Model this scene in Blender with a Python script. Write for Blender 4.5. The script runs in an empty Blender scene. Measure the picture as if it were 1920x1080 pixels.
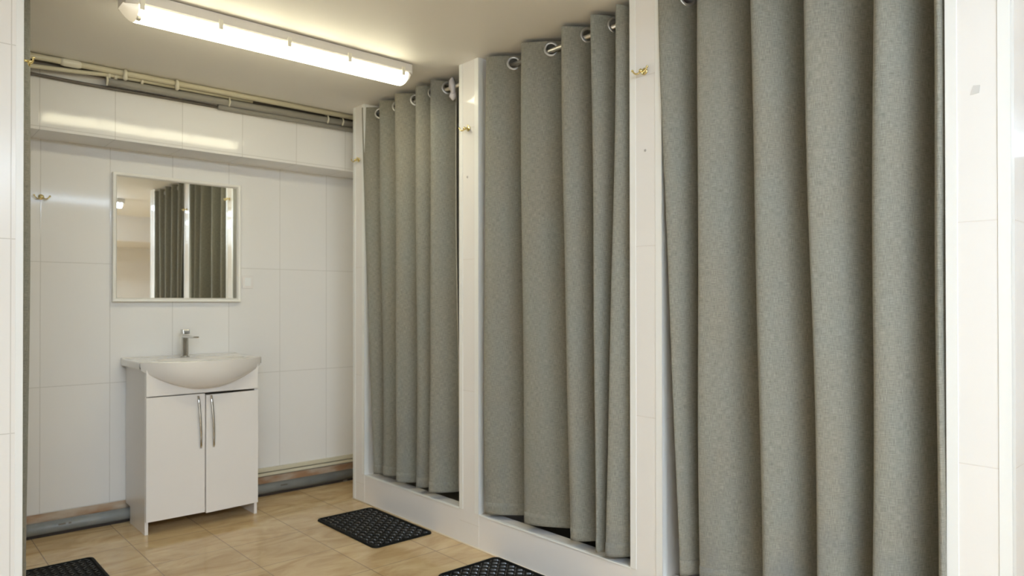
import bpy, bmesh, math, random
from mathutils import Vector, Matrix
random.seed(7)
S = bpy.context.scene
C = bpy.context.collection
PI = math.pi
# ------------------------------------------------------------------ camera
F_PX, CY = 1338.76, 560.85
YAW, PITCH, ROLL = math.radians(41.797), math.radians(.332), math.radians(.05)
cd = bpy.data.cameras.new('camera'); cam = bpy.data.objects.new('camera', cd); C.objects.link(cam)
fw = Vector((math.sin(YAW)*math.cos(PITCH), math.cos(YAW)*math.cos(PITCH), math.sin(PITCH)))
rt = Vector((math.cos(YAW), -math.sin(YAW), 0)); up = rt.cross(fw)
cx_ = rt*math.cos(ROLL) - up*math.sin(ROLL); cy_ = rt*math.sin(ROLL) + up*math.cos(ROLL)
m = Matrix((cx_, cy_, -fw)).transposed().to_4x4(); m.translation = Vector((0, 0, 1.17))
cam.matrix_world = m
cd.sensor_width = 36; cd.lens = F_PX/1920*36; cd.shift_y = (CY-540)/1920
cd.clip_start = .02; cd.clip_end = 60
cd.dof.use_dof = True; cd.dof.focus_distance = 2.1; cd.dof.aperture_fstop = 4.0
S.camera = cam
# ------------------------------------------------------------------ world, exposure
w = bpy.data.worlds.new('world'); S.world = w; w.use_nodes = True
w.node_tree.nodes['Background'].inputs[0].default_value = (.9, .95, 1, 1)
w.node_tree.nodes['Background'].inputs[1].default_value = .02
S.view_settings.view_transform = 'Standard'; S.view_settings.look = 'None'
S.view_settings.exposure = 0.06; S.view_settings.gamma = 1; S.view_settings.use_curve_mapping = False
S.cycles.max_bounces = 12; S.cycles.diffuse_bounces = 8; S.cycles.glossy_bounces = 6
S.cycles.sample_clamp_indirect = 6; S.cycles.caustics_reflective = False
WARM = (1, .93, .66); COOL = (.80, .99, 1.20)
E_WARM, E_COOL, E_BACK_FILL, E_SIDE = 16.5, 17.0, 71.0, 12.0
# ------------------------------------------------------------------ measures (metres)
D = 2.148          # corridor face of the right row
YB, YF = 4.296, 4.054
H, HC = 2.343, .165
XL = .367          # corridor face of the left row
PIERS = [(3.702, 3.831), (2.642, 2.789), (1.581, 1.7256), (.5056, .6515)]
ZB = 2.006
XE = 2.44          # side wall of the alcove behind the first pier
DEEP = 3.1         # back of the right cubicles

# ------------------------------------------------------------------ materials
def mat(name, col=(.8, .8, .8), rough=.5, metal=0, spec=.5, coat=0):
    mm = bpy.data.materials.new(name); mm.use_nodes = True
    b = mm.node_tree.nodes['Principled BSDF']
    b.inputs['Base Color'].default_value = (*col, 1); b.inputs['Roughness'].default_value = rough
    b.inputs['Metallic'].default_value = metal; b.inputs['Specular IOR Level'].default_value = spec
    b.inputs['Coat Weight'].default_value = coat; b.inputs['Coat Roughness'].default_value = .08
    return mm
def N(mm, t, **k):
    n = mm.node_tree.nodes.new(t)
    for a, v in k.items(): setattr(n, a, v)
    return n
def L(mm, a, b): mm.node_tree.links.new(a, b)
def math_n(mm, op, a, b=None, c=None):
    n = N(mm, 'ShaderNodeMath', operation=op)
    for i, v in enumerate((a, b, c)):
        if v is None: continue
        if isinstance(v, (int, float)): n.inputs[i].default_value = v
        else: L(mm, v, n.inputs[i])
    return n.outputs[0]
def mottle(mm, scale, amt, col, col2, stretch=(1, 1, 1)):
    """soft procedural variation between two near colours"""
    b = mm.node_tree.nodes['Principled BSDF']
    tc = N(mm, 'ShaderNodeTexCoord'); mp = N(mm, 'ShaderNodeMapping'); mp.inputs['Scale'].default_value = stretch
    L(mm, tc.outputs['Object'], mp.inputs['Vector'])
    n = N(mm, 'ShaderNodeTexNoise'); n.inputs['Scale'].default_value = scale; n.inputs['Detail'].default_value = 4
    L(mm, mp.outputs[0], n.inputs['Vector'])
    r = N(mm, 'ShaderNodeValToRGB'); r.color_ramp.elements[0].position = .5-amt; r.color_ramp.elements[1].position = .5+amt
    r.color_ramp.elements[0].color = (*col, 1); r.color_ramp.elements[1].color = (*col2, 1)
    L(mm, n.outputs[0], r.inputs[0]); L(mm, r.outputs[0], b.inputs['Base Color'])
    return n
def tile_mat(name, axis, u0, uw, v0, vh, base, grout, rough=.07, tilt=.006, gw=.0022, vaxis=2, vary=.03, wave=.004):
    """glazed tile: grid in world metres, each tile very slightly out of true"""
    mm = mat(name, base, rough)
    b = mm.node_tree.nodes['Principled BSDF']; b.inputs['Specular IOR Level'].default_value = .32
    g = N(mm, 'ShaderNodeNewGeometry'); sp = N(mm, 'ShaderNodeSeparateXYZ'); L(mm, g.outputs['Position'], sp.inputs[0])
    def cell(ax, o, wd):
        s = math_n(mm, 'DIVIDE', math_n(mm, 'SUBTRACT', sp.outputs[ax], o), wd)
        fl = math_n(mm, 'FLOOR', s)
        fr = math_n(mm, 'SUBTRACT', s, fl)
        d = math_n(mm, 'MULTIPLY', math_n(mm, 'MINIMUM', fr, math_n(mm, 'SUBTRACT', 1.0, fr)), wd)
        return fl, d
    fu, du = cell(axis, u0, uw); fv, dv = cell(vaxis, v0, vh)
    dd = math_n(mm, 'MINIMUM', du, dv)
    mr = N(mm, 'ShaderNodeMapRange'); mr.inputs['From Min'].default_value = gw*.35; mr.inputs['From Max'].default_value = gw
    L(mm, dd, mr.inputs['Value'])
    cb = N(mm, 'ShaderNodeCombineXYZ'); L(mm, fu, cb.inputs[0]); L(mm, fv, cb.inputs[1])
    wn = N(mm, 'ShaderNodeTexWhiteNoise', noise_dimensions='3D'); L(mm, cb.outputs[0], wn.inputs['Vector'])
    # base colour with tiny per tile change
    hs = N(mm, 'ShaderNodeHueSaturation'); hs.inputs['Color'].default_value = (*base, 1)
    vv = math_n(mm, 'ADD', math_n(mm, 'MULTIPLY', wn.outputs['Value'], vary), 1-vary/2)
    L(mm, vv, hs.inputs['Value'])
    mx = N(mm, 'ShaderNodeMix', data_type='RGBA'); mx.inputs[6].default_value = (*grout, 1)
    L(mm, mr.outputs[0], mx.inputs[0]); L(mm, hs.outputs[0], mx.inputs[7]); L(mm, mx.outputs[2], b.inputs['Base Color'])
    # tilt + gentle waviness of the glaze
    vs = N(mm, 'ShaderNodeVectorMath', operation='SUBTRACT'); L(mm, wn.outputs['Color'], vs.inputs[0]); vs.inputs[1].default_value = (.5, .5, .5)
    sc = N(mm, 'ShaderNodeVectorMath', operation='SCALE'); L(mm, vs.outputs[0], sc.inputs[0]); sc.inputs['Scale'].default_value = tilt
    nz = N(mm, 'ShaderNodeTexNoise'); nz.inputs['Scale'].default_value = 5; nz.inputs['Detail'].default_value = 1
    L(mm, g.outputs['Position'], nz.inputs['Vector'])
    v2 = N(mm, 'ShaderNodeVectorMath', operation='SUBTRACT'); L(mm, nz.outputs['Color'], v2.inputs[0]); v2.inputs[1].default_value = (.5, .5, .5)
    s2 = N(mm, 'ShaderNodeVectorMath', operation='SCALE'); L(mm, v2.outputs[0], s2.inputs[0]); s2.inputs['Scale'].default_value = wave
    a1 = N(mm, 'ShaderNodeVectorMath', operation='ADD'); L(mm, sc.outputs[0], a1.inputs[0]); L(mm, s2.outputs[0], a1.inputs[1])
    a2 = N(mm, 'ShaderNodeVectorMath', operation='ADD'); L(mm, a1.outputs[0], a2.inputs[0]); L(mm, g.outputs['Normal'], a2.inputs[1])
    bp = N(mm, 'ShaderNodeBump'); bp.inputs['Strength'].default_value = .25; bp.inputs['Distance'].default_value = .001
    L(mm, mr.outputs[0], bp.inputs['Height'])
    nn = N(mm, 'ShaderNodeVectorMath', operation='NORMALIZE'); L(mm, a2.outputs[0], nn.inputs[0])
    L(mm, nn.outputs[0], bp.inputs['Normal']); L(mm, bp.outputs[0], b.inputs['Normal'])
    return mm, hs, nn
TW = (.815, .80, .775); GW = (.62, .60, .565)
M = {}
M['tile_x'], _, _ = tile_mat('white_tile_x', 0, .6299, .3159, .107, .638, TW, GW)
M['tile_face'], _, _ = tile_mat('white_tile_bulkhead', 0, .59, .325, .107, .638, TW, GW, tilt=.018, wave=.008)
M['tile_y'], _, _ = tile_mat('white_tile_y', 1, -.2, .8, .107, .638, TW, GW)
M['tile_pier'], _, _ = tile_mat('white_tile_pier', 1, -50, 99, .107, .638, (.815, .80, .785), (.74, .71, .68))
M['trim'] = mat('white_plastic_trim', (.82, .83, .82), .32, spec=.3)
M['tile_kerb'], _, _ = tile_mat('white_tile_kerb', 1, -50, 99, -50, 99, (.82, .80, .79), (.7, .66, .62))
M['ceil'] = mat('ceiling_paint', (.80, .77, .72), .55); mottle(M['ceil'], 1.5, .4, (.83, .81, .775), (.87, .85, .815))
# floor
M['floor'], hs, nn = tile_mat('beige_floor_tile', 0, 1.285, .349, 3.46, .35, (.56, .42, .27), (.30, .21, .13), rough=.09, tilt=.004, gw=.0028, vaxis=1, vary=.10, wave=.006)
fm = M['floor']; g = N(fm, 'ShaderNodeNewGeometry')
mp = N(fm, 'ShaderNodeMapping'); mp.inputs['Scale'].default_value = (1.4, 3.0, 1); mp.inputs['Rotation'].default_value = (0, 0, .35)
L(fm, g.outputs['Position'], mp.inputs['Vector'])
nz = N(fm, 'ShaderNodeTexNoise'); nz.inputs['Scale'].default_value = 2.6; nz.inputs['Detail'].default_value = 7; nz.inputs['Distortion'].default_value = 1.2; nz.inputs['Roughness'].default_value = .6
L(fm, mp.outputs[0], nz.inputs['Vector'])
rp = N(fm, 'ShaderNodeValToRGB'); e = rp.color_ramp.elements
e[0].position = .3; e[0].color = (.45, .295, .135, 1); e[1].position = .68; e[1].color = (.66, .50, .285, 1)
e2 = e.new(.5); e2.color = (.57, .41, .22, 1)
L(fm, nz.outputs[0], rp.inputs[0]); L(fm, rp.outputs[0], hs.inputs['Color'])
M['glaze'] = mat('white_ceramic', (.80, .77, .73), .12, coat=.3)
M['lacquer'] = mat('white_cabinet_lacquer', (.83, .80, .77), .2)
M['chrome'] = mat('chrome', (.62, .61, .59), .12, 1)
M['steel'] = mat('brushed_steel_rod', (.72, .70, .66), .28, 1)
M['ring'] = mat('satin_grommet', (.50, .50, .49), .3, .8)
M['brass'] = mat('polished_brass', (.80, .69, .36), .16, 1)
M['mirror'] = mat('mirror_glass', (.90, .91, .88), .01, 1)
M['frame'] = mat('cream_painted_frame', (.86, .84, .78), .4)
M['rubber'] = mat('black_rubber', (.008, .008, .007), .5, spec=.08); M['tread'] = mat('glossy_black_rubber', (.008, .008, .007), .25, spec=.5)
M['cream_pipe'] = mat('cream_plastic_pipe', (.62, .58, .44), .35)
M['grey_pipe'] = mat('grey_plastic_conduit', (.33, .32, .29), .45)
M['dark_pipe'] = mat('dark_grey_cable', (.14, .12, .10), .6)
M['clip'] = mat('pale_pipe_clip', (.76, .73, .62), .35)
M['waste'] = mat('blue_grey_waste_pipe', (.15, .165, .165), .4); mottle(M['waste'], 9, .3, (.17, .185, .19), (.27, .28, .27))
M['strip'] = mat('broken_stone_strip', (.5, .33, .2), .7); mottle(M['strip'], 6, .16, (.40, .22, .11), (.60, .50, .38), (1, 1, 3))
M['dark'] = mat('dark_foot_shade', (.03, .02, .015), .8)  # near-black colour for the painted shade under the floor pipe
M['housing'] = mat('grey_fixture_housing', (.66, .63, .59), .4)
M['capm'] = mat('cream_end_plastic', (.80, .72, .52), .25)
M['traym'] = mat('shower_tray', (.16, .15, .13), .4)
M['grey_mark'] = mat('grey_mark', (.45, .43, .41), .6)
M['white_cloth'] = mat('white_cloth', (.75, .73, .78), .85)
M['back_paint'] = mat('plain_white_wall', (.80, .765, .72), .45)
def emis(name, col, st):
    mm = mat(name, (.9, .9, .88), .3); b = mm.node_tree.nodes['Principled BSDF']
    b.inputs['Emission Color'].default_value = (*col, 1); b.inputs['Emission Strength'].default_value = st
    return mm
M['lens_warm'] = emis('lit_diffuser_warm', WARM, E_WARM); M['lens_cool'] = emis('lit_diffuser_cool', COOL, E_COOL)
M['lens_back_fill'] = emis('lit_diffuser_back_fill', COOL, E_BACK_FILL); M['lens_side'] = emis('lit_diffuser_side', COOL, E_SIDE)
M['cap_glow'] = emis('glowing_end_plastic', (1, .85, .58), .35)
# curtain fabric
def fabric():
    mm = mat('grey_linen_weave', (.2, .2, .17), .9, spec=.2); b = mm.node_tree.nodes['Principled BSDF']
    b.inputs['Sheen Weight'].default_value = .15; b.inputs['Sheen Roughness'].default_value = .5
    uv = N(mm, 'ShaderNodeUVMap'); uv.uv_map = 'cloth'
    outs = []
    for sc in ((620, 42, 1), (48, 560, 1)):
        mp = N(mm, 'ShaderNodeMapping'); mp.inputs['Scale'].default_value = sc; L(mm, uv.outputs[0], mp.inputs['Vector'])
        n = N(mm, 'ShaderNodeTexNoise'); n.inputs['Scale'].default_value = 1; n.inputs['Detail'].default_value = 2; L(mm, mp.outputs[0], n.inputs['Vector'])
        outs.append(n.outputs[0])
    a = math_n(mm, 'ADD', outs[0], outs[1])
    sm = math_n(mm, 'MULTIPLY', a, .5)
    r = N(mm, 'ShaderNodeValToRGB'); e = r.color_ramp.elements
    e[0].position = .34; e[0].color = (.166, .161, .133, 1); e[1].position = .66; e[1].color = (.310, .303, .258, 1)
    L(mm, sm, r.inputs[0])
    # broad faint tone change of the yarn, warm to cool
    mp = N(mm, 'ShaderNodeMapping'); mp.inputs['Scale'].default_value = (7, 2.2, 1); L(mm, uv.outputs[0], mp.inputs['Vector'])
    n = N(mm, 'ShaderNodeTexNoise'); n.inputs['Scale'].default_value = 1; n.inputs['Detail'].default_value = 2; L(mm, mp.outputs[0], n.inputs['Vector'])
    r2 = N(mm, 'ShaderNodeValToRGB'); e = r2.color_ramp.elements
    e[0].position = .35; e[0].color = (1.0, .965, .94, 1); e[1].position = .65; e[1].color = (.955, .975, 1.0, 1)
    L(mm, n.outputs[0], r2.inputs[0])
    mx = N(mm, 'ShaderNodeMix', data_type='RGBA', blend_type='MULTIPLY'); mx.inputs[0].default_value = 1
    L(mm, r.outputs[0], mx.inputs[6]); L(mm, r2.outputs[0], mx.inputs[7]); L(mm, mx.outputs[2], b.inputs['Base Color'])
    # faint damp marks towards the foot of the cloth
    sx = N(mm, 'ShaderNodeSeparateXYZ'); L(mm, uv.outputs[0], sx.inputs[0])
    mr = N(mm, 'ShaderNodeMapRange'); mr.inputs['From Min'].default_value = .75; mr.inputs['From Max'].default_value = .2; L(mm, sx.outputs[1], mr.inputs['Value'])
    mp = N(mm, 'ShaderNodeMapping'); mp.inputs['Scale'].default_value = (11, 5, 1); L(mm, uv.outputs[0], mp.inputs['Vector'])
    n3 = N(mm, 'ShaderNodeTexNoise'); n3.inputs['Scale'].default_value = 1; n3.inputs['Detail'].default_value = 4; L(mm, mp.outputs[0], n3.inputs['Vector'])
    m3 = N(mm, 'ShaderNodeMapRange'); m3.inputs['From Min'].default_value = .5; m3.inputs['From Max'].default_value = .66; L(mm, n3.outputs[0], m3.inputs['Value'])
    st = math_n(mm, 'MULTIPLY', math_n(mm, 'MULTIPLY', mr.outputs[0], m3.outputs[0]), .45)
    m2 = N(mm, 'ShaderNodeMix', data_type='RGBA'); L(mm, st, m2.inputs[0]); L(mm, mx.outputs[2], m2.inputs[6]); m2.inputs[7].default_value = (.155, .160, .165, 1)
    L(mm, m2.outputs[2], b.inputs['Base Color'])
    bp = N(mm, 'ShaderNodeBump'); bp.inputs['Strength'].default_value = .35; bp.inputs['Distance'].default_value = .0006
    L(mm, sm, bp.inputs['Height']); L(mm, bp.outputs[0], b.inputs['Normal'])
    return mm
M['fabric'] = fabric()

# ------------------------------------------------------------------ helpers
def add_box(bm, x0, x1, y0, y1, z0, z1):
    vs = [bm.verts.new((x, y, z)) for x in (x0, x1) for y in (y0, y1) for z in (z0, z1)]
    for f in ((0, 1, 3, 2), (4, 6, 7, 5), (0, 4, 5, 1), (2, 3, 7, 6), (0, 2, 6, 4), (1, 5, 7, 3)):
        bm.faces.new([vs[i] for i in f])
    return vs
def add_tube(bm, pts, r, seg=12, cap=True, radii=None):
    pts = [Vector(p) for p in pts]; rings = []
    prev = None
    for i, p in enumerate(pts):
        a = pts[max(i-1, 0)]; b = pts[min(i+1, len(pts)-1)]
        t = (b-a).normalized()
        if prev is None:
            ref = Vector((0, 0, 1)) if abs(t.z) < .9 else Vector((1, 0, 0)); u = t.cross(ref).normalized()
        else: u = (prev - t*prev.dot(t)).normalized()
        prev = u; v = t.cross(u); rr = radii[i] if radii else r
        rings.append([bm.verts.new(p + (u*math.cos(k*2*PI/seg) + v*math.sin(k*2*PI/seg))*rr) for k in range(seg)])
    for a, b in zip(rings, rings[1:]):
        for k in range(seg): bm.faces.new((a[k], a[(k+1) % seg], b[(k+1) % seg], b[k]))
    if cap: bm.faces.new(rings[0][::-1]); bm.faces.new(rings[-1])
def obj(name, bm, m_, parent=None, smooth=False, bevel=0, seg=2, label=None):
    bmesh.ops.recalc_face_normals(bm, faces=bm.faces)
    me = bpy.data.meshes.new(name); bm.to_mesh(me); bm.free()
    o = bpy.data.objects.new(name, me); C.objects.link(o)
    for mm in (m_ if isinstance(m_, list) else [m_]): me.materials.append(mm)
    if smooth:
        for p in me.polygons: p.use_smooth = True
    if bevel:
        b = o.modifiers.new('bevel', 'BEVEL'); b.width = bevel; b.segments = seg; b.limit_method = 'ANGLE'; b.angle_limit = .7; b.harden_normals = False
    if parent:
        o.parent = parent; o.matrix_parent_inverse = Matrix.Translation(-parent.location) if parent.location.length else Matrix()
    if label: o['label'] = label
    return o
def box(name, m_, x0, x1, y0, y1, z0, z1, parent=None, bevel=0, label=None):
    bm = bmesh.new(); add_box(bm, x0, x1, y0, y1, z0, z1); return obj(name, bm, m_, parent, bevel=bevel, label=label)
def struct(name, m_, *a, bevel=0):
    o = box(name, m_, *a, bevel=bevel); o['kind'] = 'structure'; return o
def thing(name, label, cat, loc=(0, 0, 0), group=None):
    o = bpy.data.objects.new(name, None); C.objects.link(o); o.location = loc; o.empty_display_size = .05
    o['label'] = label; o['category'] = cat
    if group: o['group'] = group
    return o
def tag(o, label, cat, group=None):
    o['label'] = label; o['category'] = cat
    if group: o['group'] = group
    return o

# ------------------------------------------------------------------ setting
struct('floor', M['floor'], -1.7, 7.1, -3.3, YB+.1, -.1, 0)
struct('ceiling', M['ceil'], -1.7, 7.1, -3.3, YB+.1, H, H+.1)
struct('wall_back', M['tile_x'], -.7, XE, YB, YB+.1, .104, H)
struct('wall_back_plinth', M['strip'], -.7, XE, YB+.004, YB+.1, 0, .104)
struct('trim_foot_shade', M['dark'], -.7, XE, 4.236, YB+.003, .0005, .014)  # dark box that paints the shade below the waste pipe
bh = struct('wall_bulkhead', M['tile_face'], -.7, XE, YF, YB, ZB, H)
for v in bh.data.vertices:              # its tiles lean out a little towards the top
    if v.co.y < YF+.01: v.co.y += -.0024 if v.co.z > 2.2 else .0024
struct('wall_alcove', M['tile_y'], XE, XE+.1, 3.831, YB, 0, H)
struct('wall_rear', M['back_paint'], -1.7, 7.1, -3.3, -3.24, 0, H)
struct('wall_rear_bulkhead', M['back_paint'], -1.7, 7.1, -3.24, -2.0, ZB, H)
struct('wall_entrance', M['back_paint'], -1.7, -1.6, -3.24, 2.84, 0, H)
struct('wall_right', M['tile_y'], DEEP, DEEP+.1, .5056, 3.831, 0, H)
struct('wall_right_rear', M['back_paint'], 7.0, 7.1, -3.24, .62, 0, H)
struct('wall_right_link', M['tile_x'], DEEP+.1, 7.0, .5056, .62, 0, H)
struct('wall_left', M['tile_y'], -.7, -.6, 2.98, YB, 0, H)
# piers of the right row with their corner trims
TR = .030
tn = 0
def trim(x0, x1, y0, y1, z0=HC, z1=H):
    global tn; tn += 1
    return struct('trim_%d' % tn, M['trim'], x0, x1, y0, y1, z0, z1, bevel=.0015)
for i, (y0, y1) in enumerate(PIERS):
    struct('wall_right.%03d' % (i+1), M['tile_pier'], D, DEEP, y0, y1, 0, H)
    t = .0022
    za = 0 if i in (0, 3) else HC
    # corner profiles: L of two thin leaves, on the near and far corners
    trim(D-t, D+.0, y0-t, y0+TR-.002, HC if i != 3 else 0)
    trim(D-t, D+.028, y0-t, y0, HC if i != 3 else 0)
    trim(D-t, D+.0, y1-TR*.9, y1+t, HC if i != 0 else 0)
    trim(D-t, D+.028, y1, y1+t, HC if i != 0 else 0)
# kerbs
for i in range(3):
    ya, yb = PIERS[i+1][1], PIERS[i][0]
    struct('wall_right_kerb.%03d' % i if i else 'wall_right_kerb', M['tile_kerb'], D+.0012, D+.075, ya, yb, 0, HC-.002)
    struct('trim_%d' % (tn+1), M['trim'], D-.0016, D+.012, ya+.001, yb-.001, HC-.006, HC+.0016, bevel=.001); tn += 1
    struct('floor_tray.%03d' % i if i else 'floor_tray', M['traym'], D+.075, DEEP, ya, yb, 0, .07)
# pale sealant line where the kerb meets the floor
bm = bmesh.new(); add_tube(bm, [(D-.001, .5, .001), (D-.001, 3.835, .001)], .0045, 8)
o = obj('trim_%d' % (tn+1), bm, mat('cream_sealant', (.85, .76, .62), .5), smooth=True); o['kind'] = 'structure'; tn += 1
# left row
M['tile_left'], _, _ = tile_mat('white_tile_left', 0, .335-.3159*4, .3159, .107, .638, TW, GW, rough=.2)
M['tile_left'].node_tree.nodes['Principled BSDF'].inputs['Specular IOR Level'].default_value = .2
struct('wall_left.001', M['tile_left'], -1.6, XL, 2.84, 2.98, 0, H)
trim(XL-.020, XL+.002, 2.838, 2.84, 0); trim(XL, XL+.002, 2.838, 2.866, 0); trim(XL, XL+.002, 2.955, 2.982, 0)
struct('wall_left.002', M['tile_pier'], -.6, XL, 3.86, 4.0, 0, H)
struct('wall_left_kerb', M['tile_pier'], XL-.11, XL, 2.98, 3.86, 0, HC)
struct('floor_tray.003', M['traym'], -.6, XL-.11, 2.98, 3.86, 0, .07)

# ------------------------------------------------------------------ curtains
def curtain(label, top, bot, end_top, end_bot, t0, sgn, xr, ya, yb, zh, seed, first_t=None, amp=.078):
    """cloth hung on a rod at x = xr; crests (towards the corridor) go from far to near"""
    rnd = random.Random(seed)
    root = thing('curtain', label, 'curtain', (xr, top[0], 0), 'grey eyelet curtains')
    zr = 2.288; zt = zr+.036; RH = .0225
    sk = [.25+.07*rnd.random() for _ in top]; am = [amp*(.9+.2*rnd.random()) for _ in top]
    ph = [rnd.random()*6 for _ in top]; hv = [rnd.uniform(-.006, .006) for _ in top]
    ts = []                                   # (period, t)
    NP = 56
    n = len(top)
    for k in range(int(NP*t0), 0, -1): ts.append((0, -k/NP))
    for i in range(n-1):
        for k in range(NP): ts.append((i, k/NP))
    lastT = .36 if abs(top[-1]-end_top) > .05 else .3
    for k in range(int(NP*lastT)+1): ts.append((n-1, k/NP))
    def P(i, lo):
        a, e = (bot, end_bot) if lo else (top, end_top)
        if i < n-1: return a[i]-a[i+1]
        tt = lastT; return (a[i]-e)/(tt+sk[i]*(1-math.cos(2*PI*tt))/2)
    def hemdz(i, t):
        j = min(i+1, n-1); tc = max(0, min(1, t))
        return hv[i]*(1-tc)+hv[j]*tc+.006*math.sin(PI*tc)*math.sin(ph[i])
    def pt(i, t, z):
        f = (zt-z)/(zt-zh); f = max(0, min(1, f)); fs = f*f*(3-2*f)*.5+f*.5
        c = top[i]*(1-fs)+bot[i]*fs; p = P(i, 0)*(1-fs)+P(i, 1)*fs
        if t < 0: p = min(p, .17)
        s = sk[i]*(1+.25*math.sin(ph[i]+2.1*f*PI)*f)
        nxt = am[min(i+1, n-1)]
        A = am[i]*(1-t)+nxt*t if 0 <= t <= 1 else am[i]
        j = min(i+1, n-1); tc = max(0, min(1, t)); win = math.sin(PI*tc)**2
        A *= 1+.16*f*(math.sin(ph[i]+3.3*f)*(1-tc)+math.sin(ph[j]+3.3*f)*tc)
        y = c - p*(t+s*(1-math.cos(2*PI*t))/2)
        y += .004*(math.sin(3.1*z+ph[i])*(1-tc)+math.sin(3.1*z+ph[j])*tc)*math.sin(PI*f)
        a_ = t
        if 0 < t < .5: a_ = .5*(2*t)**(1.0+.22*min(1, f*5))
        x = xr + sgn*A*math.cos(2*PI*a_)
        # small cross buckles in the cloth
        x += sgn*.0032*math.sin(11*z+5*t+ph[i])*math.sin(PI*f)*math.sin(2*PI*t+ph[i])*win
        x += sgn*.0075*math.sin(2*PI*t*1.5+ph[i]*2+1.2*f)*win*min(1, f*4)
        return Vector((x, y, z))
    zs = []
    z = zt
    while z > zt-.08: zs.append(z); z -= .0045
    z0 = zs[-1]; K = 64
    for k in range(1, K+1): zs.append(z0+(zh-z0)*k/K)
    nh = len(zs)
    zs += [zh-.001]
    # arc length for the weave
    arc = [0]
    for a, b in zip(ts, ts[1:]): arc.append(arc[-1]+(pt(*b, 1.2)-pt(*a, 1.2)).length)
    # grommets
    gr = []
    for j, (a, b) in enumerate(zip(ts, ts[1:])):
        pa, pb = pt(*a, zr), pt(*b, zr)
        if (pa.x-xr)*(pb.x-xr) <= 0 and pa.x != pb.x:
            if 3 < j < len(ts)-4: gr.append((j, (pa+pb)/2, (pb-pa).normalized()))
    bm = bmesh.new(); uvl = bm.loops.layers.uv.new('cloth')
    V = []
    for z in zs:
        row = []
        for j, (i, t) in enumerate(ts):
            zz = z
            f = (zt-z)/(zt-zh)
            if f > .9: zz = z + hemdz(i, t)*(f-.9)*10
            p = pt(i, t, z); p.z = zz
            row.append(bm.verts.new(p))
        V.append(row)
    for a in range(len(zs)-1):
        for j in range(len(ts)-1):
            cz = (zs[a]+zs[a+1])/2; cp = (V[a][j].co+V[a][j+1].co)/2
            if zt-cz < .08 and any(((cp.x-g[1].x)**2+(cp.y-g[1].y)**2+(cz-zr)**2)**.5 < RH+.003 for g in gr): continue
            f = bm.faces.new((V[a][j], V[a+1][j], V[a+1][j+1], V[a][j+1])); f.smooth = True
            for lp, (jj, aa) in zip(f.loops, ((j, a), (j, a+1), (j+1, a+1), (j+1, a))):
                lp[uvl].uv = (arc[jj]+seed, zs[aa])
    me = bpy.data.meshes.new('curtain_fabric'); bm.to_mesh(me); bm.free(); me.materials.append(M['fabric'])
    o = bpy.data.objects.new('curtain_fabric', me); C.objects.link(o); o.parent = root
    o.matrix_parent_inverse = Matrix.Translation(-root.location)
    so = o.modifiers.new('thickness', 'SOLIDIFY'); so.thickness = .0016; so.offset = 0
    # hem: a doubled band at the foot
    bm = bmesh.new(); uvl = bm.loops.layers.uv.new('cloth'); rows = []
    for z in (zh+.05, zh+.03, zh+.01, zh-.003):
        row = []
        for j, (i, t) in enumerate(ts):
            p = pt(i, t, z); f = (zt-z)/(zt-zh)
            zz = z + hemdz(i, t)*max(0, f-.9)*10
            p.z = zz; row.append(bm.verts.new(p))
        rows.append(row)
    for a in range(3):
        for j in range(len(ts)-1):
            f = bm.faces.new((rows[a][j], rows[a+1][j], rows[a+1][j+1], rows[a][j+1])); f.smooth = True
            for lp, (jj, aa) in zip(f.loops, ((j, a), (j, a+1), (j+1, a+1), (j+1, a))): lp[uvl].uv = (arc[jj]+seed, .2+.02*aa)
    me = bpy.data.meshes.new('hem'); bm.to_mesh(me); bm.free(); me.materials.append(M['fabric'])
    o = bpy.data.objects.new('hem', me); C.objects.link(o); o.parent = root; o.matrix_parent_inverse = Matrix.Translation(-root.location)
    so = o.modifiers.new('thickness', 'SOLIDIFY'); so.thickness = .0042; so.offset = 0
    # grommet rings
    for j, p, tg in gr:
        tg.z = 0; tg.normalize(); nrm = Vector((tg.y, -tg.x, 0))
        bm = bmesh.new(); SG, RS = 36, 10; ringv = []
        for a in range(SG):
            ca, sa = math.cos(a*2*PI/SG), math.sin(a*2*PI/SG); rr = []
            for b in range(RS):
                cb, sb = math.cos(b*2*PI/RS), math.sin(b*2*PI/RS)
                rad = .0272+.0062*cb
                rr.append(bm.verts.new(p + tg*(rad*ca) + Vector((0, 0, 1))*(rad*sa + zr-p.z) + nrm*(.0036*sb)))
            ringv.append(rr)
        for a in range(SG):
            for b in range(RS):
                bm.faces.new((ringv[a][b], ringv[(a+1) % SG][b], ringv[(a+1) % SG][(b+1) % RS], ringv[a][(b+1) % RS]))
        obj('grommet', bm, M['ring'], root, smooth=True)
    if seed == 3:      # near side hem of the cloth, its lit edge painted pale
        bm = bmesh.new(); add_tube(bm, [pt(*ts[-1], z)-Vector((.002, 0, 0)) for z in zs[::3]], .0028, 8)
        obj('lit_side_hem', bm, mat('pale_lit_hem', (.52, .50, .45), .8), root, smooth=True, label='side hem with its lit edge painted pale')
    # rod
    bm = bmesh.new(); add_tube(bm, [(xr, ya+.002, zr-.008), (xr, yb-.002, zr-.008)], .0105, 16)
    return root, bm, zr
XR = D+.068
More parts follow.
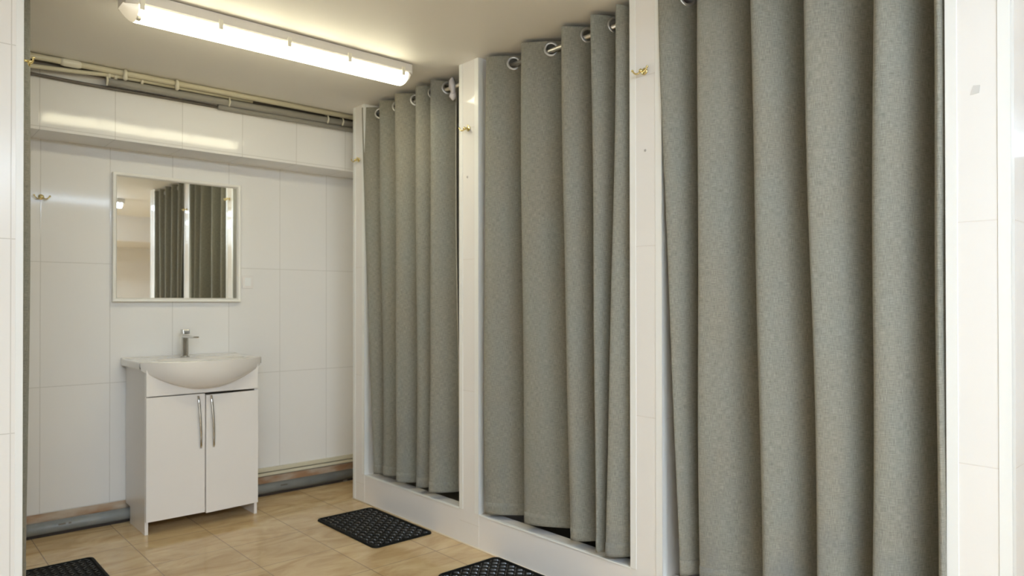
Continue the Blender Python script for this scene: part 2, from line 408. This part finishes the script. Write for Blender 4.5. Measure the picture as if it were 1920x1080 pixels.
CT = [
 ('grey linen curtain of the farthest cubicle, beside the tiled back wall', [3.724, 3.528, 3.35, 3.158, 3.026], [3.585, 3.493, 3.312, 3.153, 3.027], 2.962, 2.93, .06, 3, 'steel rod holding the farthest curtain, by the back wall', PIERS[1][1], PIERS[0][0], .200),
 ('grey linen curtain of the middle cubicle, between the two white piers with brass hooks', [2.566, 2.326, 2.073, 1.913, 1.781], [2.588, 2.318, 2.028, 1.877, 1.828], 1.742, 1.74, .30, 11, 'steel rod holding the middle curtain', PIERS[2][1], PIERS[1][0], .192),
 ('large grey linen curtain of the nearest cubicle, at the right of the view', [1.583, 1.419, 1.217, 1.034, .821, .672], [1.497, 1.422, 1.168, .998, .838, .66], .648, .642, .06, 23, 'steel rod holding the nearest large curtain', PIERS[3][1], PIERS[2][0], .207),
]
for lab, tp, bt, et, eb, t0, sd, rl, ya, yb, zh in CT:
    root, bm, zr = curtain(lab, tp, bt, et, eb, t0, -1, XR, ya, yb, zh, sd)
    r = thing('curtain_rod', rl, 'curtain rod', (XR, ya, zr), 'curtain rods')
    obj('pole', bm, M['steel'], r, smooth=True)
    for yy in (ya, yb-.006):
        bm = bmesh.new(); add_tube(bm, [(XR, yy, zr-.008), (XR, yy+.006, zr-.008)], .021, 20); obj('end_flange', bm, M['steel'], r, bevel=.001)
root, bm, zr = curtain('grey linen curtain of the left cubicle, a narrow strip behind the white partition', [3.66, 3.46, 3.24, 3.03], [3.68, 3.45, 3.25, 3.04], 2.99, 2.99, .2, 1, XL-.012, 2.98, 3.86, .2, 31, amp=.053)
r = thing('curtain_rod', 'steel rod holding the left curtain', 'curtain rod', (XL-.012, 2.98, zr), 'curtain rods')
obj('pole', bm, M['steel'], r, smooth=True)
# white cloth strip knotted on the farthest rod, with its end hanging down
bm = bmesh.new()
add_tube(bm, [(XR-.01, 2.925, 2.325), (XR-.018, 2.92, 2.305), (XR-.016, 2.918, 2.28), (XR-.014, 2.913, 2.25), (XR-.018, 2.91, 2.225), (XR-.02, 2.906, 2.205)], .01, 10, radii=[.006, .014, .018, .012, .019, .005])
add_tube(bm, [(XR-.02, 2.913, 2.30), (XR-.028, 2.898, 2.27), (XR-.03, 2.892, 2.235)], .01, 10, radii=[.008, .014, .004])
k = obj('knotted_cloth', bm, M['white_cloth'], smooth=True)
tag(k, 'white cloth strip knotted on the farthest curtain rod', 'cloth')

# ------------------------------------------------------------------ ceiling light fixtures
def fixture(label, y0, lens, x0=.69, x1=1.97, glow=True):
    root = thing('ceiling_light', label, 'ceiling light', ((x0+x1)/2, y0, H), 'long fluorescent ceiling lights')
    yc = y0
    def prof(bm, xs, pts, caps=True):
        rows = [[bm.verts.new((x, yc+p[0]*s, z)) for p, z in [((q[0], 0), q[1]) for q in pts]] for x, s in xs]
        n = len(pts)
        for a, b in zip(rows, rows[1:]):
            for k in range(n): bm.faces.new((a[k], a[(k+1) % n], b[(k+1) % n], b[k]))
        if caps: bm.faces.new(rows[0][::-1]); bm.faces.new(rows[-1])
    # housing tray
    bm = bmesh.new(); hw = .062
    prof(bm, [(x0+.004, .93), (x0+.012, 1), (x1-.012, 1), (x1-.004, .93)], [(-hw, H-.004), (-hw, H-.042), (-hw+.006, H-.05), (hw-.006, H-.05), (hw, H-.042), (hw, H-.004)])
    obj('housing', bm, M['housing'], root, bevel=.002)
    bm = bmesh.new(); prof(bm, [(x0+.03, 1), (x1-.03, 1)], [(-.045, H), (-.045, H-.006), (.045, H-.006), (.045, H)]); obj('mounting_plate', bm, M['dark_pipe'], root)
    # diffuser: rounded trough
    def arc(r, zt, drop):
        return [(-r, zt)]+[(-r*math.cos(a*PI/12), zt-.014-drop*math.sin(a*PI/12)) for a in range(13)]+[(r, zt)]
    cut = .050
    bm = bmesh.new(); a = arc(.057, H-.048, .034)
    prof(bm, [(x0+cut, 1), (x1-.03, 1)], a, True); obj('diffuser', bm, lens, root, smooth=False)
    for xa, xb, sg in ((x0, x0+cut, 1), (x1, x1-.03, -1)):
        bm = bmesh.new(); rows = []
        for k in range(7):
            u = k/6; sc = math.sin(.12+u*(PI/2-.12)); x = xa+(xb-xa)*u
            rows.append([bm.verts.new((x, yc+p[0]*(.55+.45*sc), (H-.048)+(p[1]-(H-.048))*sc)) for p in a])
        for r0, r1 in zip(rows, rows[1:]):
            for q in range(len(a)): bm.faces.new((r0[q], r0[(q+1) % len(a)], r1[(q+1) % len(a)], r1[q]))
        bm.faces.new(rows[0])
        obj('end_cap', bm, M['cap_glow'], root, smooth=True)
    bm = bmesh.new(); add_box(bm, x0+.048, x0+.062, yc-.045, yc-.02, H-.1, H-.085); obj('lamp_holder', bm, M['clip'], root, bevel=.003)
    for s in (-1, 1):
        for k in range(5):
            x = x0+.06+(x1-x0-.12)*k/4
            bm = bmesh.new(); add_box(bm, x-.009, x+.009, yc+s*hw-.004, yc+s*hw+.004, H-.068, H-.028); obj('clip', bm, M['clip'], root, bevel=.002)
    return root
fixture('long fluorescent ceiling light with lit diffuser, in front of the back wall', 2.985, M['lens_warm'])
fixture('long fluorescent ceiling light behind the viewer, seen only as a reflection in the mirror', -.36, M['lens_cool'], .80, 2.10)
for lab, yy, xa in (('added unseen fill light behind the viewer, right one of the rearmost row', -1.72, -.08), ('added unseen fill light behind the viewer, left one of the rearmost row', -1.72, -1.40),
                    ('added unseen fill light behind the viewer in the second row from the rear wall, right one', -1.34, -.08), ('added unseen fill light behind the viewer in the second row from the rear wall, left one', -1.34, -1.40)):
    fixture(lab, yy, M['lens_back_fill'], xa, xa+1.26)  # added lights, out of view, filling the scene from behind
fixture('fluorescent ceiling light far to the right, beyond the nearest pier', -.40, M['lens_side'], 5.0, 6.3)

# ------------------------------------------------------------------ pipes along the bulkhead
def pipe(name, label, m_, pts, r, group, n=1, radii=None):
    bm = bmesh.new(); add_tube(bm, pts, r, 14, radii=radii); o = obj(name, bm, m_, smooth=True); tag(o, label, 'pipe', group); return o
G = 'pipes and cables under the ceiling'
bm = bmesh.new(); pr = thing('ceiling_pipe', 'cream plastic pipe clipped tight under the ceiling, topmost of the bundle', 'pipe', (.7, 3.965, 2.325), G)
add_tube(bm, [(-.6, 3.965, 2.322), (.7, 3.965, 2.326), (1.5, 3.968, 2.327), (XE, 3.97, 2.327)], .0145, 14); obj('tube', bm, M['cream_pipe'], pr, smooth=True)
bm = bmesh.new(); add_tube(bm, [(.66, 3.965, 2.324), (.675, 3.965, 2.324), (.735, 3.965, 2.324), (.745, 3.965, 2.324)], .019, 16, radii=[.015, .0185, .0185, .015]); obj('coupling', bm, M['clip'], pr, smooth=True)
for x, dz in ((.935, 0), (1.18, 0)):
    bm = bmesh.new(); add_tube(bm, [(x, 3.945, 2.338), (x, 3.941, 2.318), (x, 3.945, 2.296), (x, 3.955, 2.292)], .006, 8, radii=[.008, .009, .012, .008]); obj('clip', bm, M['clip'], pr, smooth=True)
pr = thing('ceiling_pipe', 'thin cream pipe rising to the right below the topmost pipe', 'pipe', (.7, 3.98, 2.29), G)
bm = bmesh.new(); add_tube(bm, [(-.6, 3.985, 2.262), (.55, 3.985, 2.284), (.75, 3.985, 2.297), (.86, 3.985, 2.309), (1.0, 3.99, 2.313), (1.25, 3.998, 2.315), (1.6, 4.0, 2.317)], .0105, 12); obj('tube', bm, M['cream_pipe'], pr, smooth=True)
for x in (.87, .9, 1.02):
    bm = bmesh.new(); add_tube(bm, [(x-.006, 3.985, 2.306), (x+.006, 3.985, 2.306)], .014, 12); obj('joint', bm, M['clip'], pr, smooth=True)
pr = thing('conduit', 'grey plastic conduit along the bulkhead under the cream pipes', 'pipe', (1.2, 4.0, 2.29), G)
bm = bmesh.new(); add_tube(bm, [(.86, 3.995, 2.279), (1.0, 3.997, 2.281), (1.25, 4.0, 2.283), (1.6, 4.0, 2.286), (XE, 4.0, 2.296)], .0185, 14); obj('tube', bm, M['grey_pipe'], pr, smooth=True)
for x, z in ((.862, 2.279), (1.465, 2.285), (2.06, 2.291), (2.16, 2.292)):
    bm = bmesh.new(); add_tube(bm, [(x, 4.015, z+.028), (x, 3.985, z+.024), (x, 3.974, z), (x, 3.99, z-.022)], .005, 8); obj('clip', bm, M['clip'], pr, smooth=True)
pipe('conduit', 'second grey conduit lowest in the bundle, towards the right end', M['grey_pipe'], [(1.42, 4.03, 2.262), (1.5, 4.03, 2.262), (1.9, 4.03, 2.266), (XE, 4.03, 2.268)], .016, G)
pipe('cable', 'dark grey tube painting the shaded gap between the two cream pipes', M['dark_pipe'], [(-.6, 4.022, 2.308), (.6, 4.022, 2.312), (.9, 4.03, 2.318), (1.35, 4.032, 2.322), (XE, 4.032, 2.324)], .016, G)  # dark tube put in for the shade of the gap
pipe('cable', 'thin dark cable sagging under the lower cream pipe at the left', M['dark_pipe'], [(-.6, 4.04, 2.262), (.55, 4.04, 2.262), (.75, 4.04, 2.258), (.87, 4.04, 2.258), (1.1, 4.045, 2.262), (1.45, 4.045, 2.262)], .008, G)
# ------------------------------------------------------------------ foot of the back wall
wp = thing('waste_pipe', 'blue-grey plastic waste pipe on the floor along the back wall', 'pipe', (1.4, 4.262, .035))
bm = bmesh.new(); add_tube(bm, [(-.6, 4.255, .040), (XE, 4.255, .040)], .031, 20); obj('tube', bm, M['waste'], wp, smooth=True)
for x in (.70, .745, 1.87, 1.9):
    bm = bmesh.new(); add_tube(bm, [(x, 4.2275, .052), (x+.012+.02*(x in (.70, 1.87)), 4.2275, .052)], .004, 8); obj('print_mark', bm, M['dark_pipe'], wp, label='dark faded print on the pipe')
for x in (.2, 1.3, 2.3): box('pipe_bracket', M['dark_pipe'], x, x+.03, 4.235, 4.275, 0, .012, wp)
ct = thing('cable_trunking', 'two cream plastic trunking strips above the waste pipe, right of the vanity', 'cable trunking', (2.1, YB-.01, .12))
box('upper_strip', M['cream_pipe'], 1.62, XE, YB-.022, YB, .136, .160, ct, bevel=.002)
box('back_strip', M['dark_pipe'], 1.62, XE, YB-.004, YB, .104, .158, ct)
box('lower_strip', M['cream_pipe'], 1.62, XE, YB-.018, YB, .110, .130, ct, bevel=.003)

# ------------------------------------------------------------------ vanity
X0, X1, YV = 1.022, 1.597, 3.92
vt = thing('vanity_cabinet', 'white two-door washbasin cabinet standing before the back wall', 'cabinet', (1.31, 4.08, 0))
T = .016
def side(xa, xb):
    bm = bmesh.new(); pts = [(YV+.018, 0), (YV+.018, .834), (4.262, .834), (4.262, .085), (4.215, .085), (4.215, 0)]
    pts = [(YV+.002, 0), (YV+.002, .834), (4.288, .834), (4.288, .09), (4.20, .09), (4.20, 0)]
    a = [bm.verts.new((xa, y, z)) for y, z in pts]; b = [bm.verts.new((xb, y, z)) for y, z in pts]
    bm.faces.new(a); bm.faces.new(b[::-1])
    for k in range(6): bm.faces.new((a[k], a[(k+1) % 6], b[(k+1) % 6], b[k]))
    return obj('side_panel', bm, M['lacquer'], vt, bevel=.001)
side(X0, X0+T); side(X1-T, X1)
box('bottom_panel', M['lacquer'], X0+T, X1-T, YV+.02, 4.26, .068, .084, vt)
box('back_panel', M['lacquer'], X0+T, X1-T, 4.255, 4.262, .12, .83, vt)
box('apron', M['lacquer'], X0+.001, X1-.001, YV-.016, YV+.001, .699, .834, vt, bevel=.001)
XM = 1.3115
d1 = box('door', M['lacquer'], X0+.001, XM-.0015, YV-.016, YV+.001, .067, .694, vt, bevel=.0012)
bm = bmesh.new(); vs = add_box(bm, XM+.0015, X1-.001, YV-.016, YV+.001, .066, .689)
for v in bm.verts:                      # the right door stands a little ajar, hinged at its right edge
    q = (X1-v.co.x)/(X1-XM); v.co.y -= .010*q; v.co.z -= .003*q
d2 = obj('door', bm, M['lacquer'], vt, bevel=.0012)
def handle(x, dy, par):
    bm = bmesh.new(); pts = []; K = 16
    for k in range(K+1):
        u = k/K; z = .684-.278*u; b = math.sin(PI*u)**.6*.019
        pts.append((x+.014*u, YV-.016-dy-b, z))
    rows = []
    for i, p in enumerate(pts):
        wdt = .0055; th = .003
        rows.append([bm.verts.new((p[0]+a, p[1]+b, p[2])) for a, b in ((-wdt, 0), (-wdt*.7, -th), (wdt*.7, -th), (wdt, 0), (wdt*.7, th), (-wdt*.7, th))])
    for a, b in zip(rows, rows[1:]):
        for k in range(6): bm.faces.new((a[k], a[(k+1) % 6], b[(k+1) % 6], b[k]))
    bm.faces.new(rows[0][::-1]); bm.faces.new(rows[-1])
    obj('handle', bm, M['chrome'], par, smooth=True, label='chrome bow handle')
handle(1.275, 0, d1); handle(1.338, .009, d2)
# basin
bs = thing('washbasin', 'white ceramic semi-recessed washbasin on the two-door cabinet', 'washbasin', (1.31, 4.1, .834))
BX0, BX1, ZR = .998, 1.622, .874
def front(u, bulge=.125): return 3.925-bulge*(1-abs(2*u-1)**2.2)
NU = 72
bm = bmesh.new()
# outer skin: rim edge down to the belly
levels = []
for k in range(13):
    a = k/12*PI/2
    levels.append((math.cos(a), math.sin(a)))
rim = []
for j in range(NU+1):
    u = j/NU; rim.append((BX0+(BX1-BX0)*u, front(u)))
dep = lambda u: .040+.108*(1-abs(2*u-1)**2.0)
rows = []
for (ca, sa) in levels:
    row = []
    for j, (x, y) in enumerate(rim):
        u = j/NU
        yb_ = YV-.017+.004
        row.append(bm.verts.new((1.31+(x-1.31)*(1-.02*sa), yb_+(y-yb_)*(ca**.75) if y < yb_ else y, ZR-.003-dep(u)*sa**.9 if sa > 0 else ZR-.003)))
    rows.append(row)
for a, b in zip(rows, rows[1:]):
    for j in range(NU): bm.faces.new((a[j], a[j+1], b[j+1], b[j]))
obj('bowl_front', bm, M['glaze'], bs, smooth=True)
# rim slab with bowl cut: top surface grid
bm = bmesh.new(); NVv = 56; grid = []
def hollow(x, y):
    ex = (x-1.31)/.235; ey = (y-3.985)/.135; r = (abs(ex)**2.4+abs(ey)**2.4)**(1/2.4)
    q = max(0, min(1, (1-r)/.55)); return -.10*q*q*(3-2*q)
for j in range(NU+1):
    u = j/NU; x = BX0+(BX1-BX0)*u; yf = front(u); col = []
    for k in range(NVv+1):
        v = k/NVv; y = yf+(YB-.004-yf)*v
        ed = min(x-BX0, BX1-x, y-yf+.0)
        z = ZR+hollow(x, y) - .003*max(0, 1-ed/.008)
        if v > .93: z += .004*(v-.93)/.07
        col.append(bm.verts.new((x, y, z)))
    grid.append(col)
for j in range(NU):
    for k in range(NVv):
        bm.faces.new((grid[j][k], grid[j+1][k], grid[j+1][k+1], grid[j][k+1]))
# sides, underside
def skirt(pts, z):
    lo = [bm.verts.new((p.co.x, p.co.y, z)) for p in pts]
    for i in range(len(pts)-1): bm.faces.new((pts[i], lo[i], lo[i+1], pts[i+1]))
skirt(grid[0], .836); skirt(grid[-1], .836)
obj('basin_top', bm, M['glaze'], bs, smooth=True)
bm = bmesh.new(); add_tube(bm, [(1.31, 3.99, ZR-.1085), (1.31, 3.99, ZR-.105)], .022, 20); obj('drain', bm, M['chrome'], bs, smooth=False)
# faucet
fa = thing('faucet', 'chrome single-lever faucet on the washbasin', 'faucet', (1.297, 4.19, ZR))
def rbox(name, x0, x1, y0, y1, z0, z1, bv=.004): return box(name, M['chrome'], x0, x1, y0, y1, z0, z1, fa, bevel=bv)
bm = bmesh.new(); add_tube(bm, [(1.297, 4.19, ZR), (1.297, 4.19, ZR+.006), (1.297, 4.19, ZR+.0061), (1.297, 4.19, ZR+.112)], .02, 24, radii=[.024, .024, .019, .018]); obj('body', bm, M['chrome'], fa, smooth=True)
bm = bmesh.new(); add_box(bm, 1.281, 1.313, 4.005, 4.19, ZR+.105, ZR+.122)
for v in bm.verts:
    if v.co.y < 4.1: v.co.z -= .004 if v.co.z > ZR+.11 else -.004
obj('spout', bm, M['chrome'], fa, bevel=.004, seg=3)
bm = bmesh.new(); add_box(bm, 1.279, 1.315, 4.165, 4.212, ZR+.126, ZR+.152)
for v in bm.verts:
    if v.co.z > ZR+.14: v.co.y += .004
obj('lever', bm, M['chrome'], fa, bevel=.004, seg=3)
# ------------------------------------------------------------------ mirror
mi = thing('wall_mirror', 'square mirror in a narrow cream frame above the washbasin', 'mirror', (1.296, YB, 1.53))
MX0, MX1, MZ0, MZ1 = .952, 1.636, 1.180, 1.876
box('glass', M['mirror'], MX0+.018, MX1-.018, YB-.022, YB-.018, MZ0+.018, MZ1-.018, mi)
bm = bmesh.new()
fwid = .021
prof_ = [(0, -.0), (0, -.034), (.004, -.036), (.014, -.034), (fwid, -.024), (fwid, -.005)]
cor = [(MX0, MZ0, 1, 1), (MX1, MZ0, -1, 1), (MX1, MZ1, -1, -1), (MX0, MZ1, 1, -1)]
rows = [[bm.verts.new((x+sx*a, YB+b, z+sz*a)) for a, b in prof_] for x, z, sx, sz in cor]
for i in range(4):
    a, b = rows[i], rows[(i+1) % 4]
    for k in range(len(prof_)-1): bm.faces.new((a[k], a[k+1], b[k+1], b[k]))
obj('frame', bm, M['frame'], mi)
# switch plate right of mirror
sw = thing('light_switch', 'small cream switch plate on the back wall beside the mirror', 'switch', (1.69, YB, 1.30))
box('plate', M['lacquer'], 1.655, 1.722, YB-.008, YB, 1.262, 1.338, sw, bevel=.003)
box('rocker', M['trim'], 1.67, 1.707, YB-.011, YB-.007, 1.276, 1.325, sw, bevel=.002)
# ------------------------------------------------------------------ brass hooks
def hook(label, loc, face):
    """double robe hook; face = outward direction of the wall ('x' = faces -X, 'X' = faces +X, 'y' = faces -Y)"""
    root = thing('robe_hook', label, 'hook', (0, 0, 0), 'brass robe hooks')
    def W(u, o, z):   # u along wall, o out of the wall
        if face == 'x': return Vector((loc[0]-o, loc[1]-u, loc[2]+z))
        if face == 'X': return Vector((loc[0]+o, loc[1]+u, loc[2]+z))
        return Vector((loc[0]+u, loc[1]-o, loc[2]+z))
    bm = bmesh.new(); add_tube(bm, [W(0, 0, 0), W(0, .003, 0), W(0, .005, 0)], .013, 18, radii=[.0135, .0135, .010]); obj('base_plate', bm, M['brass'], root, smooth=True)
    bm = bmesh.new(); add_tube(bm, [W(0, .004, 0), W(0, .022, -.002)], .0045, 10); add_tube(bm, [W(0, .018, -.002), W(0, .026, -.003), W(0, .031, -.003)], .008, 12, radii=[.006, .0085, .004]); obj('stem', bm, M['brass'], root, smooth=True)
    for s in (-1, 1):
        bm = bmesh.new(); pts = []
        for k in range(9):
            a = k/8; pts.append(W(s*(.004+.030*a), .020+.010*math.sin(a*PI/2), -.004-.012*math.sin(a*PI*.75)+.016*a*a))
        add_tube(bm, pts, .0032, 8); e = pts[-1]
        add_tube(bm, [e-Vector((0, 0, .004)), e, e+Vector((0, 0, .004))], .005, 8, radii=[.003, .0052, .003])
        obj('arm', bm, M['brass'], root, smooth=True)
    return root
hook('brass double hook on the tiled back wall, left of the mirror', (.632, YB, 1.712), 'y')
hook('brass hook on the farthest white pier, beside the back wall', (D-.002, 3.765, 2.022), 'x')
hook('brass hook on the white pier between the farthest and middle curtains', (D-.002, 2.715, 2.016), 'x')
hook('brass hook on the white pier between the middle and nearest curtains', (D-.002, 1.655, 2.036), 'x')
hook('brass hook at the edge of the left partition, in front of the left curtain', (XL+.002, 2.90, 1.995), 'X')
# small marks on the piers
def mark(label, y, z, r=.006):
    bm = bmesh.new(); add_tube(bm, [(D, y, z), (D-.003, y, z)], r, 14, radii=[r, r*.7]); o = obj('screw_cap', bm, M['grey_mark'], smooth=False); tag(o, label, 'screw cap', 'grey screw caps on the piers')
mark('small grey screw cap below the hook, on the pier beside the farthest curtain', 2.727, 1.783); mark('small pale screw cap below the hook, on the pier between middle and nearest curtains', 1.655, 1.741, .005)
bm = bmesh.new(); v = [bm.verts.new((D-.001, y, z)) for y, z in ((.594, 1.716), (.573, 1.718), (.571, 1.738), (.587, 1.740))]
v2 = [bm.verts.new((D+.0005, a.co.y, a.co.z)) for a in v]; bm.faces.new(v); bm.faces.new(v2[::-1])
for k in range(4): bm.faces.new((v[k], v[(k+1) % 4], v2[(k+1) % 4], v2[k]))
o = obj('sticker_patch', bm, mat('grey_glue_patch', (.62, .61, .59), .6)); tag(o, 'small grey sticker patch on the nearest white pier', 'sticker')

# ------------------------------------------------------------------ rubber mats
def mat_obj(label, x0, x1, y0, y1):
    root = thing('rubber_mat', label, 'mat', ((x0+x1)/2, (y0+y1)/2, 0), 'black rubber floor mats')
    # rim frame with rounded corners
    def rr(inset, z, rad):
        pts = []
        for cx, cy, a0 in ((x1-inset-rad, y1-inset-rad, 0), (x0+inset+rad, y1-inset-rad, 90), (x0+inset+rad, y0+inset+rad, 180), (x1-inset-rad, y0+inset+rad, 270)):
            for k in range(7):
                a = math.radians(a0+15*k); pts.append((cx+rad*math.cos(a), cy+rad*math.sin(a), z))
        return pts
    bm = bmesh.new(); rings = [[bm.verts.new(p) for p in rr(*a)] for a in ((0, 0, .03), (.001, .006, .029), (.004, .009, .026), (.012, .009, .020), (.015, .005, .018), (.015, .001, .018))]
    n = len(rings[0])
    for a, b in zip(rings, rings[1:]):
        for k in range(n): bm.faces.new((a[k], a[(k+1) % n], b[(k+1) % n], b[k]))
    obj('rim', bm, M['rubber'], root, smooth=True)
    # base sheet + diagonal strands woven over it
    bm = bmesh.new(); f = bm.faces.new([bm.verts.new(p) for p in rr(.014, .003, .018)]); obj('sheet', bm, M['rubber'], root)
    bm = bmesh.new(); p = .0265; xa, xb, ya, yb = x0+.018, x1-.018, y0+.018, y1-.018
    nx = int((xb-xa)/p); ny = int((yb-ya)/p); px = (xb-xa)/nx; py = (yb-ya)/ny
    for i in range(nx):
        for j in range(ny):
            for di, dj in ((0, 0),):
                cx = xa+(i+.5)*px; cy = ya+(j+.5)*py
                a = PI/4 if (i+j) % 2 else -PI/4
                ca, sa = math.cos(a), math.sin(a); hl, hw = .0135, .0042
                base = []; top = []
                for (u, v_) in ((-1, -.6), (-.6, -1), (.6, -1), (1, -.6), (1, .6), (.6, 1), (-.6, 1), (-1, .6)):
                    base.append(bm.verts.new((cx+ca*u*hl-sa*v_*hw, cy+sa*u*hl+ca*v_*hw, .003)))
                    top.append(bm.verts.new((cx+ca*u*hl*.72-sa*v_*hw*.45, cy+sa*u*hl*.72+ca*v_*hw*.45, .0085)))
                for k in range(8): bm.faces.new((base[k], base[(k+1) % 8], top[(k+1) % 8], top[k]))
                bm.faces.new(top)
    obj('tread', bm, M['tread'], root)
mat_obj('black rubber mat lying before the farthest right cubicle', 1.780, 2.126, 2.976, 3.582)
mat_obj('black rubber mat before the middle cubicle, cut by the bottom edge of the view', 1.795, 2.140, 1.895, 2.502)
mat_obj('black rubber mat at the lower left, before the left curtain', .411, .757, 3.138, 3.742)
